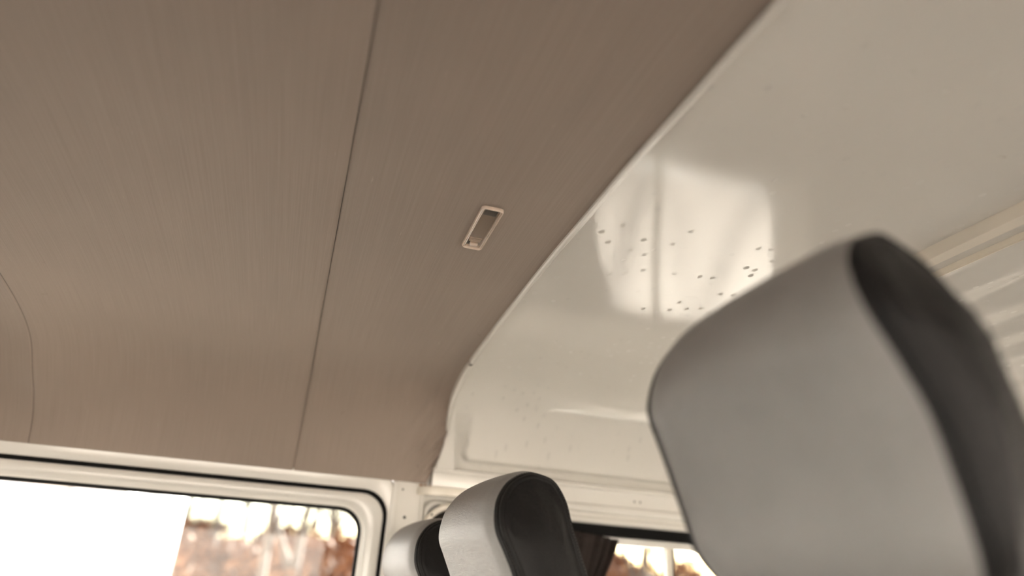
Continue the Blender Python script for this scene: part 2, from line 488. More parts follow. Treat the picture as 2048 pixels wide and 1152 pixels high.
# gusset between headliner corner and side panel
def poly_plate(name, pts, y_of, th, mat, parent):
    n = len(pts)
    V = [(x, y_of(x, z), z) for x, z in pts] + [(x, y_of(x, z) + th, z) for x, z in pts]
    F = [tuple(range(n)), tuple(range(2 * n - 1, n - 1, -1))] + [(i, (i + 1) % n, n + (i + 1) % n, n + i) for i in range(n)]
    o = mesh(name, V, F, mat, parent, False, fix=True)
    md = o.modifiers.new('bevel', 'BEVEL'); md.width = 0.0012; md.segments = 2
    return o
def prof_y(z):
    h = [(p[0], p[1]) for p in PROF if p[0] > YC]
    for (ya, za), (yb, zb) in zip(h, h[1:]):
        if zb <= z <= za: return ya + (yb - ya) * (za - z) / max(1e-9, za - zb)
    return h[-1][0]
gpts = [(0.3090, 0.338), (0.3120, 0.338), (0.3225, 0.300), (0.3320, 0.262), (0.3375, 0.232), (0.3370, 0.2245), (0.296, 0.2245), (0.2985, 0.245), (0.3060, 0.285)]
poly_plate('gusset', gpts, lambda x, z: min(prof_y(z), 1.545) - 0.016 - 0.12 * max(0.0, x - 0.305), 0.004, M['paint_plain'], wall_right)
rbox('gusset_joint', 0.302, 0.3335, 1.520, 1.5225, 0.2215, 0.2228, M['hole'], wall_right, 0)

# header rail over the sliding door, pressed in steps
rail = struct(empty('trim_3'), 'stepped cream header rail above the sliding side door')
XR0, XR1 = 0.292, 2.6
extrude_x('rail_face', [(1.545, 0.2290), (1.524, 0.2285), (1.5195, 0.2260), (1.5185, 0.2205), (1.5215, 0.2175), (1.5240, 0.2120), (1.5255, 0.1840), (1.545, 0.1830)], XR0, XR1, M['paint_plain'], rail, 50)
extrude_x('rail_lip', [(1.546, 0.1832), (1.5225, 0.1826), (1.5190, 0.1795), (1.5190, 0.1700), (1.5220, 0.1665), (1.546, 0.1655)], 0.43, XR1, M['paint_plain'], rail, 50)
extrude_x('rail_step', [(1.548, 0.1656), (1.5400, 0.1654), (1.5405, 0.1575), (1.5330, 0.1560), (1.5305, 0.1515), (1.5320, 0.1455), (1.5420, 0.1420), (1.548, 0.1420)], 0.43, XR1, M['paint_plain'], rail, 50)
extrude_x('rail_seal', [(1.552, 0.1430), (1.5440, 0.1430), (1.5430, 0.1360), (1.5450, 0.1190), (1.552, 0.1180)], 0.43, XR1, M['rubber'], rail, 50)
for hx in (0.778, 0.793):
    screw_hole(hx, 0.1985, 0.0016, 1.5247, rail)

rbox('panel_slot', 0.3180, 0.3210, 1.4870, 1.4900, 0.302, 0.324, M['hole'], wall_right, 0)

# ------------------------------------------------------------------ passenger door (window frame, seal, glass)
door_1 = struct(empty('door_1'), 'passenger front door with cream window frame and rounded corner')
def rr(i, r): return rrect(DX0 + i, DX1 - i, -1.19 + i, DZ1 - i, r)
def wr(i, r): return rrect(WX0 - i, WX1 + i, WZ0 - i, WZ1 + i, r)
ring_xz('door_gasket', [(rr(-0.0005, 0.055), 1.5485), (rr(0.004, 0.052), 1.5515), (rr(0.0085, 0.05), 1.552), (rr(0.0085, 0.05), 1.572), (rr(-0.0005, 0.055), 1.572)], M['rubber'], door_1)
ring_xz('door_frame', [(rr(0.0085, 0.05), 1.572), (rr(0.0085, 0.05), 1.5475), (rr(0.0105, 0.05), 1.5445), (rr(0.015, 0.05), 1.5425), (wr(0.014, 0.055), 1.5435),
                       (wr(0.009, 0.053), 1.546), (wr(0.004, 0.051), 1.5535), (wr(0.0015, 0.050), 1.5545), (wr(0.0, 0.05), 1.557), (wr(0.0, 0.05), 1.60)], M['paint_plain'], door_1, True, 32)
ring_xz('glass_seal', [(wr(0.0005, 0.05), 1.5565), (wr(-0.004, 0.048), 1.560), (wr(-0.006, 0.046), 1.566), (wr(-0.006, 0.046), 1.578), (wr(0.0005, 0.05), 1.578)], M['rubber'], door_1)
def pane(name, x0, x1, z0, z1, y, parent, r=0.045, th=0.004):
    P = rrect(x0, x1, z0, z1, r); n = len(P)
    V = [(x, y, z) for x, z in P]
    return mesh(name, V, [tuple(range(n))], M['glass'], parent, False)
pane('window_pane', WX0 + 0.002, WX1 - 0.002, WZ0 + 0.002, WZ1 - 0.002, 1.572, door_1)
rbox('door_card', -0.96, 0.19, 1.525, 1.55, -1.18, -0.46, M['door_card'], door_1, 0.015)

# ------------------------------------------------------------------ sliding door with window
door_2 = struct(empty('door_2'), 'sliding side door with cream framed window')
SX0, SX1, SZ0, SZ1 = 0.640, 1.300, -0.285, 0.102
def sr(i, r): return rrect(SX0 - i, SX1 + i, SZ0 - i, SZ1 + i, r)
ring_xz('window_frame', [(sr(0.020, 0.06), 1.575), (sr(0.0165, 0.06), 1.553), (sr(0.013, 0.058), 1.5485), (sr(0.009, 0.056), 1.5495), (sr(0.0075, 0.055), 1.5535),
                         (sr(0.0055, 0.054), 1.5520), (sr(0.0015, 0.05), 1.5535), (sr(0.0, 0.05), 1.557), (sr(0.0, 0.05), 1.580), (sr(0.020, 0.06), 1.580)], M['paint_plain'], door_2, True, 28)
wall_plate('door_skin', 0.50, 1.40, -1.25, 0.22, (SX0 - 0.012, SX1 + 0.012, SZ0 - 0.012, SZ1 + 0.012, 0.058), 1.562, 1.60, M['paint_plain'], door_2)
pane('window_pane', SX0 - 0.004, SX1 + 0.004, SZ0 - 0.004, SZ1 + 0.004, 1.576, door_2, 0.05)
rbox('window_post', 0.8790, 0.8915, 1.553, 1.572, SZ0, SZ1 + 0.002, M['cream'], door_2, 0.002)
rbox('post_seal', 0.8913, 0.8965, 1.556, 1.573, SZ0, SZ1 + 0.002, M['rubber'], door_2, 0.001)

rbox('door_card', 0.52, 1.39, 1.548, 1.562, -1.24, -0.34, M['door_card'], door_2, 0.004)
rbox('trim_card', 1.42, 2.55, 1.535, 1.552, -1.24, -0.02, M['door_card'], wall_right, 0.004)

# ------------------------------------------------------------------ rest of the shell (beyond the frame): near wall, front, rear, floor
wall_left = struct(empty('wall_left'), 'cream driver side body wall of the van')
YN = 2 * YC - 1.55
def near_plate(name, x0, x1, hole):
    return wall_plate(name, x0, x1, -1.25, 0.235, hole, YN, YN - 0.05, M['paint_plain'], wall_left)
near_plate('driver_door_side', -1.04, 0.25, (-1.00, 0.20, -0.44, 0.150, 0.05))
near_plate('rear_window_side', 0.25, 1.40, (0.42, 1.20, -0.36, 0.12, 0.05))
rbox('rear_quarter', 1.40, 2.62, YN - 0.05, YN, -1.25, 0.25, M['paint_plain'], wall_left, 0.003)
floor = struct(rbox('floor', -1.7, 2.62, YN - 0.05, 1.60, -1.29, -1.25, M['floor'], None, 0.003), 'grey van floor')
wall_rear = struct(empty('wall_rear'), 'cream rear doors of the van')
def yz_plate(name, x, y0, y1, z0, z1, hole, th, mat, parent):
    A = rrect(y0, y1, z0, z1, 0.001); hy0, hy1, hz0, hz1, r = hole; B = rrect(hy0, hy1, hz0, hz1, r)
    n = len(A); V = []; F = []
    for pts, xx in ((A, x), (B, x), (B, x + th), (A, x + th)): V += [(xx, a, b) for a, b in pts]
    for k in range(4):
        for i in range(n): F.append((k * n + i, k * n + (i + 1) % n, ((k + 1) % 4) * n + (i + 1) % n, ((k + 1) % 4) * n + i))
    return autosmooth(mesh(name, V, F, mat, parent, True, fix=True), 40)
yz_plate('rear_door', 2.58, YN - 0.05, YC - 0.01, -1.25, 0.48, (YN + 0.22, YC - 0.22, -0.30, 0.00, 0.05), 0.04, M['paint_plain'], wall_rear)
yz_plate('rear_door', 2.58, YC + 0.01, 1.60, -1.25, 0.48, (YC + 0.22, 1.33, -0.30, 0.00, 0.05), 0.04, M['paint_plain'], wall_rear)
# front: header, windscreen, bulkhead with dashboard
wall_front = struct(empty('wall_front'), 'front bulkhead of the van below the windscreen')
mesh('header', [(-1.00, YN - 0.05, 0.48), (-1.00, 1.60, 0.48), (-1.00, 1.60, 0.28), (-1.00, YN - 0.05, 0.28)], [(0, 1, 2, 3)], M['paint_plain'], wall_front, False)
rbox('header_rail', -1.05, -0.99, YN - 0.05, 1.60, 0.25, 0.36, M['paint_plain'], wall_front, 0.01)
rbox('bulkhead', -1.75, -1.68, YN - 0.05, 1.60, -1.25, -0.44, M['paint_plain'], wall_front, 0.01)
extr = [(-1.70, -1.20), (-1.70, -0.46), (-1.25, -0.45), (-1.12, -0.50), (-1.08, -0.62), (-1.12, -0.80), (-1.30, -0.85), (-1.35, -1.20)]
V = [(x, YN, z) for x, z in extr] + [(x, 1.55, z) for x, z in extr]; n8 = len(extr)
autosmooth(mesh('dashboard', V, [tuple(range(n8)), tuple(range(2 * n8 - 1, n8 - 1, -1))] + [(i, (i + 1) % n8, n8 + (i + 1) % n8, n8 + i) for i in range(n8)], M['dash'], wall_front, True, fix=True), 30)
for yy in (YN - 0.02, 1.57):
    tube('windscreen_pillar', [(-1.02, yy, 0.22), (-1.72, yy, -0.45)], 0.04, M['paint_plain'], wall_front, 8)
    mesh('quarter_panel', [(-1.04, yy, 0.2), (-1.04, yy, -1.25), (-1.72, yy, -1.25), (-1.72, yy, -0.45)], [(0, 1, 2, 3)], M['paint_plain'], wall_front, False)
window_1 = struct(mesh('window_1', [(-1.03, YN, 0.28), (-1.03, 1.55, 0.28), (-1.71, 1.55, -0.44), (-1.71, YN, -0.44)], [(0, 1, 2, 3)], M['glass'], None, False), 'windscreen')

# ------------------------------------------------------------------ interior lamp in the headliner
def ring_xy(name, loops, mat, parent=None, close=True, ang=40):
    n = len(loops[0][0]); V = []; F = []
    for pts, z in loops: V += [(x, y, z) for x, y in pts]
    m = len(loops)
    for k in range(m if close else m - 1):
        for i in range(n): F.append((k * n + i, k * n + (i + 1) % n, ((k + 1) % m) * n + (i + 1) % n, ((k + 1) % m) * n + i))
    return autosmooth(mesh(name, V, F, mat, parent, True, fix=True), ang)
LX, LY = 0.186, 0.803
lj = min(range(len(PROF)), key=lambda j: abs(PROF[j][0] - LY))
LZ = PROF[lj][1] + cloth_off(LX, lj)
lamp = tag(empty('dome_lamp', (LX, LY, LZ)), 'small rectangular interior lamp with clear lens set in the brown headliner', 'lamp')
lamp.rotation_euler = (math.atan2(-(PROF[lj + 1][1] - PROF[lj - 1][1]), PROF[lj + 1][0] - PROF[lj - 1][0]) * -1, 0, 0)
def lr(i, r): return rrect(-0.0150 + i, 0.0150 - i, -0.0570 + i, 0.0570 - i, r, 5)
ring_xy('lamp_rim', [(lr(0, .006), 0.002), (lr(0, .006), -0.0030), (lr(0.0006, .0055), -0.0046), (lr(0.0014, .005), -0.0050), (lr(0.0020, .0045), -0.0044),
                     (lr(0.0023, .004), -0.0010), (lr(0.0030, .004), -0.0008), (lr(0.0033, .004), -0.0030), (lr(0.0040, .0035), -0.0032), (lr(0.0043, .003), 0.0070), (lr(0, .006), 0.0070)], M['lens_rim'], lamp, True, 50)
pts = lr(0.0042, .0032)
mesh('lamp_tray', [(x, y, 0.0058) for x, y in pts], [tuple(range(len(pts)))], M['lamp_tray'], lamp, False)
mesh('lamp_lens', [(x, y, -0.0020) for x, y in lr(0.0043, .003)], [tuple(range(len(pts)))], M['lamp_glass'], lamp, False)
rbox('bulb_socket', -0.0090, 0.0090, -0.0480, -0.0350, -0.0012, 0.0058, M['dark_plastic'], lamp, 0.001)
rbox('socket_tongue', -0.0050, 0.0020, -0.0360, -0.0270, 0.0000, 0.0058, M['dark_plastic'], lamp, 0.001)
rbox('reflector_bar', -0.0092, 0.0092, -0.0510, -0.0488, -0.0012, 0.0050, M['lens_rim'], lamp, 0.0006)
for k, (yy, hh, ww) in enumerate(((0.0300, 0.0016, 0.0088), (0.0350, 0.0010, 0.0085), (0.0390, 0.0008, 0.0080))):
    rbox('diffuser_rib', -ww, ww, yy, yy + 0.0022, -0.0008, 0.0030 + hh, M['lens_rim'], lamp, 0.0005)
rbox('rocker_switch', -0.0050, 0.0060, 0.0425, 0.0500, -0.0045, 0.0050, M['lens_rim'], lamp, 0.0012)
rbox('contact_clip', -0.0088, -0.0055, 0.0395, 0.0500, -0.0005, 0.0055, M['dark_plastic'], lamp, 0.0005)

# ------------------------------------------------------------------ seats with sewn leather headrests
HP = catmull([(.010, -.215), (-.012, -.190), (-.024, -.155), (-.034, -.126), (-.046, -.100), (-.0555, -.079), (-.0565, -.0575), (-.051, -.036), (-.035, -.014), (-.010, 0),
              (.012, 0.0), (.030, -.007), (.043, -.031), (.049, -.0635), (.057, -.088), (.067, -.117), (.074, -.155), (.069, -.192), (.045, -.215)], 5, True)
HPc = np.array([0.012, -0.115])
_WZ = [(-.215, .118), (-.19, .133), (-.126, .138), (-.08, .133), (-.05, .122), (-.03, .113), (-.014, .104), (-.004, .098), (0.0, .096), (.01, .092)]
def half_w(z):
    for (za, wa), (zb, wb) in zip(_WZ, _WZ[1:]):
        if za <= z <= zb: return wa + (wb - wa) * (z - za) / (zb - za)
    return _WZ[0][1] if z < _WZ[0][0] else _WZ[-1][1]
HT = np.gradient(HP, axis=0); HT = (np.roll(HP, -1, 0) - np.roll(HP, 1, 0)); HT /= np.linalg.norm(HT, axis=1)[:, None]
HN = np.stack([-HT[:, 1], HT[:, 0]], axis=1)
if np.mean(np.sum(HN * (HP - HPc), axis=1)) < 0: HN = -HN
HWs = np.array([half_w(z) * (1 - 0.20 * max(0.0, min(1.0, (x + 0.005) / 0.065))) for x, z in HP])   # narrower towards the back
for _ in range(4): HWs = (np.roll(HWs, 1) + 2 * HWs + np.roll(HWs, -1)) / 4

def hr_pt(k, s, off=0.0, dy=0.0):
    """point k of the side outline at the width station s (-1..1), pushed out by off"""
    p = HP[k] + HN[k] * off
    b = 0.007 * (1 - s * s) * max(0.0, -HN[k][0])           # front swells a little
    return (p[0] + HN[k][0] * b, s * HWs[k] + dy, p[1] + HN[k][1] * b)

def make_seat(name, loc, label, yaw=0.0, depth=1.0):
    """loc: top of the headrest"""
    base = Vector(loc)
    root = tag(empty(name, (base.x, base.y, -1.25)), label, 'seat', 'leather front seats')
    head = None
    nS = 28; n = len(HP)
    rows = []
    st = [-1 + 2 * i / nS for i in range(nS + 1)]
    rolled = [(-1.0, -0.0110, 0.0020), (-1.0, -0.0090, -0.0008), (-0.994, -0.0072, -0.0008), (-0.985, -0.0064, 0.0)]
    for s, off, dy in rolled: rows.append([hr_pt(k, s, off, dy) for k in range(n)])
    for s in st[1:-1]: rows.append([hr_pt(k, s * 0.98, -0.007 * max(0.0, (abs(s) - 0.74) / 0.26) ** 2) for k in range(n)])
    for s, off, dy in rolled[::-1]: rows.append([hr_pt(k, -s, off, -dy) for k in range(n)])
    dz = base.z + 1.25
    rows = [[(p[0], p[1], p[2] + dz) for p in r] for r in rows]
    head = grid_mesh('headrest', rows, M['leather'], root, closed_v=True)
    head.data.materials.append(M['leather_shaded'])
    for p in head.data.polygons:                              # edge strips of the same hide, darkened in colour to stand for shade
        r_ = p.index // n
        if r_ < 4 or r_ >= len(rows) - 5: p.material_index = 1
    bm = bmesh.new(); bm.from_mesh(head.data); bmesh.ops.recalc_face_normals(bm, faces=bm.faces); bm.to_mesh(head.data); bm.free()
    for side in (-1, 1):
        # side panel: shrinking outlines, softly domed
        rings = []
        for t, ins, bulge in ((0, 0.0080, -0.0030), (0, 0.0083, 0.0000), (0, 0.0092, 0.0016), (0, 0.0108, 0.0012), (0, 0.0116, 0.0008), (0, 0.0124, 0.0015), (0.0, 0.0140, 0.0028),
                              (0.06, 0.0140, 0.0036), (0.14, 0.0140, 0.0044), (0.26, 0.014, 0.0052), (0.45, 0.014, 0.0058), (0.7, 0.014, 0.0060), (0.97, 0.014, 0.0060)):
            ring = []
            for k in range(n):
                q = HP[k] - HN[k] * ins
                q = q + (HPc - q) * t
                ww = HWs[k] * (1 - min(1, t * 3)) + half_w(min(q[1], -0.004)) * (1 - 0.20 * max(0.0, min(1.0, (q[0] + 0.005) / 0.065))) * min(1, t * 3)
                ring.append((q[0], side * (ww + bulge), q[1] + dz))
            rings.append(ring)
        sp = grid_mesh('side_panel', rings, M['leather_shaded'], head, closed_v=True)
        bm = bmesh.new(); bm.from_mesh(sp.data)
        bm.verts.ensure_lookup_table()
        last = [bm.verts[(len(rings) - 1) * n + k] for k in range(n)]
        bm.faces.new(last)
        bmesh.ops.recalc_face_normals(bm, faces=bm.faces); bm.to_mesh(sp.data); bm.free()
        for p in sp.data.polygons: p.use_smooth = True
        # welt cords either side of the seam
        for off, dy, sx, nm in ((-0.0052, 0.0, 0.962, 'seam_ridge'), ):
            c = [hr_pt(k, side * sx, off) for k in range(n)]
            tube(nm, [(p[0], p[1], p[2] + dz) for p in c], 0.0015, M['leather_shaded'], head, 6, closed=True)
        # stitches: short dashes along both sides of the seam
        V = []; F = []
        def dash(a, b, r=0.00045):
            a, b = Vector(a), Vector(b); t = (b - a).normalized(); u = t.cross(Vector((0, 1, 0.2))).normalized(); w = t.cross(u)
            i = len(V)
            for p in (a, b):
                for q in (u, w, -u, -w): V.append(p + q * r)
            for q in range(4): F.append((i + q, i + (q + 1) % 4, i + 4 + (q + 1) % 4, i + 4 + q))
            F.append((i + 3, i + 2, i + 1, i)); F.append((i + 4, i + 5, i + 6, i + 7))
        fine = catmull([hr_pt(k, side * 0.985, -0.0060) for k in range(n)], 3, True)
        for k in range(0, len(fine), 2):
            a, b = fine[k], fine[(k + 1) % len(fine)]
            dash((a[0], a[1], a[2] + dz), (b[0], b[1], b[2] + dz))
        fine2 = catmull([hr_pt(k, side * 0.930, -0.0034) for k in range(n)], 3, True)
        for k in range(0, len(fine2), 2):
            a, b = fine2[k], fine2[(k + 1) % len(fine2)]
            dash((a[0], a[1], a[2] + dz), (b[0], b[1], b[2] + dz))
        s_ = mesh('stitching', V, F, M['stitch'], head, False); s_['kind'] = 'stuff'
    head.rotation_euler = (0, 0, yaw); head.scale = (depth, 1, 1)
    # posts, backrest, cushion, base: below the frame
    zb = dz - 0.215
    for side in (-1, 1):
        tube('headrest_post', [(0.02, side * 0.06, zb + 0.02), (0.035, side * 0.06, zb - 0.08)], 0.006, M['steel'], root, 10)
    bk = rbox('backrest', -0.05, 0.07, -0.18, 0.18, 0.0, 0.62, M['leather'], root, 0.045, 4)
    for v in bk.data.vertices:
        k = (v.co.z - 0.31) / 0.31
        v.co.y *= 1 - 0.10 * max(0, k)
    bk.location = (0.10, 0, zb - 0.03 - 0.62 + 0.005); bk.rotation_euler = (0, math.radians(-8), 0)
    rbox('cushion', -0.46, 0.16, -0.185, 0.185, 0.32, 0.46, M['leather'], root, 0.05, 4)
    rbox('seat_base', -0.36, 0.12, -0.16, 0.16, 0.0, 0.33, M['dark_plastic'], root, 0.02, 2)
    return root

make_seat('front_seat', (0.326, 0.386, 0.2165), 'grey leather seat with big blurred headrest filling the lower right foreground', 0.0, 0.98)
make_seat('front_seat', (0.2800, 0.915, 0.1320), 'grey leather seat with sharp stitched headrest, middle one of the three', 0.054, 1.07)
make_seat('front_seat', (0.256, 1.310, 0.0985), 'grey leather seat farthest away, its headrest beside the passenger door window corner', 0.08)

# ------------------------------------------------------------------ belt guide on the pillar
bg = tag(empty('belt_guide', (0.335, 1.55, 0.17)), 'cream seat belt guide with curved shelf and dark pulley on the pillar', 'belt guide')
n = 20; arc = []
for k in range(n + 1):
    a = math.pi * k / n
    arc.append((0.338 - 0.0735 * math.cos(a) * (1.0), 1.548 - 0.040 * math.sin(a) ** 0.7))
loops = []
def arc_s(f): return [(0.338 + (x - 0.338) * f, 1.548 + (y - 1.548) * f) for x, y in arc]
V = []; F = []; secs = [(0.93, 0.1865), (0.985, 0.1850), (1.0, 0.1815), (1.0, 0.1725), (0.985, 0.1690), (0.90, 0.1675), (0.86, 0.1720), (0.30, 0.1725)]
secs = [(0.30, 0.1870)] + secs
for f, z in secs: V += [(x - 0.335, y - 1.55, z - 0.17) for x, y in arc_s(f)]
m = n + 1
for k in range(len(secs) - 1):
    for i in range(n): F.append((k * m + i, k * m + i + 1, (k + 1) * m + i + 1, (k + 1) * m + i))
o = mesh('shelf', V, F, M['cream'], bg, True, fix=True); autosmooth(o, 45)
arch = []
for k in range(15):
    a = math.radians(195 - 190 * k / 14)
    arch.append((0.018 + 0.068 * math.cos(a) - 0.0, 0.002 - 0.004, -0.085 + 0.068 * math.sin(a)))
tube('belt_arch', [(x, y, z) for x, y, z in arch], 0.0075, M['cream'], bg, 8)
V = []; F = []; n = 24
for r_, y_ in ((0.001, -0.008), (0.014, -0.008), (0.016, -0.006), (0.016, 0.0), (0.030, 0.002), (0.046, 0.004), (0.050, 0.010), (0.050, 0.022)):
    for k in range(n): V.append((0.018 + 1.18 * r_ * math.cos(2 * math.pi * k / n), y_, -0.085 + 1.18 * r_ * math.sin(2 * math.pi * k / n)))
for k in range(7):
    for i in range(n): F.append((k * n + i, k * n + (i + 1) % n, (k + 1) * n + (i + 1) % n, (k + 1) * n + i))
mesh('pulley', V, F, M['dark_plastic'], bg, True, fix=True)
bmh = bmesh.new(); bmesh.ops.create_uvsphere(bmh, u_segments=10, v_segments=6, radius=0.0065)
me = bpy.data.meshes.new('bolt'); bmh.to_mesh(me); bmh.free()
o = link('bolt', me, M['dark_plastic'], bg); o.location = (-0.012, -0.004, -0.046)
screw_hole(-0.0335, -0.040, 0.0016, -0.0105, bg)
# rusty edge under the headliner corner
V = []; F = []
for k in range(9):
    x = 0.268 + k * 0.0035
    V += [(x, 1.5425, 0.1905 + 0.002 * math.sin(k * 2.1)), (x, 1.5410, 0.1845 + 0.0022 * math.sin(k * 3.7 + 1))]
F = [(2 * k, 2 * k + 1, 2 * k + 3, 2 * k + 2) for k in range(8)]
mesh('rust_patch', V, F, M['rust'], wall_right)

# ------------------------------------------------------------------ curtain
def curtain():
    nx, nz = 60, 24; rows = []
    for i in range(nz + 1):
        t = i / nz
        z = 0.126 - 0.48 * t
        xr = 0.738 - 0.036 * min(1, t / 0.20) ** 1.3 - 0.10 * max(0, t - 0.2)
        xl = 0.560 + 0.02 * t
        row = []
        for k in range(nx + 1):
            u = k / nx
            x = xl + (xr - xl) * u
            y = 1.5275 + 0.0075 * math.sin(u * 2 * math.pi * 9 + 1.3 * math.sin(5 * t)) * (0.55 + 0.45 * math.sin(7 * u + 1)) + 0.002 * math.sin(u * 31 + t * 9)
            zz = z - (0.016 * u ** 1.6 if t < 0.04 else 0.016 * u ** 1.6 * (1 - t))
            row.append((x, y, zz))
        rows.append(row)
    o = grid_mesh('curtain', rows, M['curtain'])
    md = o.modifiers.new('thickness', 'SOLIDIFY'); md.thickness = 0.0015
    return tag(o, 'dark brown pleated curtain drawn aside at the sliding door window', 'curtain')
curtain()

# ------------------------------------------------------------------ outside
def scatter_mat(name, cols, rough=0.9):
    m, n, l, b = new_mat(name)
    t = noise_node(n, l, 1.4, 5)
    r = ramp(n, l, t.outputs[0], [(0.25 + 0.5 * k / (len(cols) - 1), c) for k, c in enumerate(cols)])
    l.new(r.outputs[0], b.inputs['Base Color']); b.inputs['Roughness'].default_value = rough
    return m
M['ground'] = scatter_mat('pale_gravel', [(0.28, 0.245, 0.21), (0.37, 0.325, 0.285), (0.33, 0.285, 0.245)])
M['bank'] = scatter_mat('dry_grass', [(0.11, 0.045, 0.019), (0.155, 0.073, 0.035), (0.13, 0.054, 0.024), (0.17, 0.09, 0.05)])
M['bark'] = scatter_mat('grey_bark', [(0.075, 0.058, 0.046), (0.12, 0.095, 0.076)])
M['twig'] = scatter_mat('brown_twigs', [(0.12, 0.046, 0.018), (0.18, 0.083, 0.038), (0.145, 0.060, 0.025)])
M['white_wall'] = plain('white_render', (0.88, 0.87, 0.85), 0.7, var=0.03)
M['tile_red'] = plain('red_eave', (0.50, 0.20, 0.12), 0.7)
M['bounce_wall'] = plain('bounce_render', (0.42, 0.40, 0.37), 0.7, var=0.03)
M['grey_pipe'] = plain('grey_pipe', (0.35, 0.35, 0.36), 0.5)

V = []; F = []; N = 60
for i in range(N + 1):
    for k in range(N + 1):
        x = -70 + 140 * i / N; y = -70 + 140 * k / N
        V.append((x, y, GROUND + 0.05 * mnoise.noise(Vector((x * .3, y * .3, 0)))))
for i in range(N):
    for k in range(N): F.append((i * (N + 1) + k, (i + 1) * (N + 1) + k, (i + 1) * (N + 1) + k + 1, i * (N + 1) + k + 1))
struct(mesh('ground', V, F, M['ground'], None), 'pale gravel yard around the van')
V = []; F = []; NX, NY = 70, 16
for i in range(NX + 1):
    for k in range(NY + 1):
        x = -40 + 90 * i / NX; y = 19 + 14 * k / NY
        h = 2.6 * (1 - math.cos(math.pi * min(1, k / 10))) / 2
        V.append((x, y, GROUND - 0.1 + h + 0.35 * mnoise.noise(Vector((x * .35, y * .35, 2)))))
for i in range(NX):
    for k in range(NY): F.append((i * (NY + 1) + k, (i + 1) * (NY + 1) + k, (i + 1) * (NY + 1) + k + 1, i * (NY + 1) + k + 1))
struct(mesh('hill_bank', V, F, M['bank'], None), 'bank of dry russet grass beyond the yard')

# white building
bd = tag(empty('white_building', (-4.5, 10.5, GROUND)), 'sunlit white rendered building seen through the passenger window', 'building')
def loc_box(name, x0, x1, y0, y1, z0, z1, mat, parent, bev=0.01):
    px, py, pz = parent.location
    return rbox(name, x0 - px, x1 - px, y0 - py, y1 - py, z0 - pz, z1 - pz, mat, parent, bev)
loc_box('wall', -8.0, -1.72, 9.0, 14.0, GROUND, 2.6, M['white_wall'], bd)
loc_box('corner_board', -1.80, -1.715, 8.97, 9.05, GROUND, 2.6, M['white_wall'], bd)
loc_box('downpipe', -2.31, -2.28, 8.94, 8.99, 0.2, 0.71, M['grey_pipe'], bd)
for k, (xa, za) in enumerate(((-2.66, 0.765), (-2.47, 0.742))):
    o = loc_box('eave_board', xa, xa + 0.19, 8.82, 8.98, za - 0.030, za, M['tile_red'], bd)
V = [(-3.55, -1.7, 4.4), (3.0, -1.7, 4.4), (3.0, 3.7, 4.4), (-3.55, 3.7, 4.4), (-3.55, 1.0, 6.0), (3.0, 1.0, 6.0)]
mesh('roof', V, [(0, 1, 5, 4), (2, 3, 4, 5), (0, 4, 3), (1, 2, 5)], M['tile_red'], bd, False)

# unseen pale house on the driver side, added to bounce sun into the cabin
b2 = tag(empty('bounce_house', (-1.0, -10.0, GROUND)), 'unseen long pale house added on the driver side to bounce sunlight inside', 'building')
loc_box('wall', -16.0, 14.0, -13.0, -9.0, GROUND, 2.2, M['bounce_wall'], b2)
for k in range(6): loc_box('window', -13.0 + 4.6 * k, -11.8 + 4.6 * k, -9.02, -8.97, -0.1, 1.1, M['dark_plastic'], b2)
V = [(-15.4, -3.4, 4.0), (15.4, -3.4, 4.0), (15.4, 1.4, 4.0), (-15.4, 1.4, 4.0), (-15.4, -1.0, 6.0), (15.4, -1.0, 6.0)]
mesh('roof', V, [(0, 1, 5, 4), (2, 3, 4, 5), (0, 4, 3), (1, 2, 5)], M['tile_red'], b2, False)

# unseen white outbuilding ahead of the van, added to bounce sun onto the headrests
b3 = tag(empty('bounce_garage', (-9.5, -2.0, GROUND)), 'unseen white outbuilding added in front of the van to bounce light inside', 'building')
loc_box('wall', -12.5, -7.0, -8.0, 4.0, GROUND, 2.0, M['white_wall'], b3)
loc_box('garage_door', -7.03, -6.96, -6.8, -4.4, GROUND, 0.35, M['grey_pipe'], b3)
V = [(-3.3, -6.3, 3.8), (2.8, -6.3, 3.8), (2.8, 6.3, 3.8), (-3.3, 6.3, 3.8), (-0.2, -6.3, 5.4), (-0.2, 6.3, 5.4)]
mesh('roof', V, [(0, 4, 5, 3), (1, 2, 5, 4), (0, 1, 4), (2, 3, 5)], M['tile_red'], b3, False)

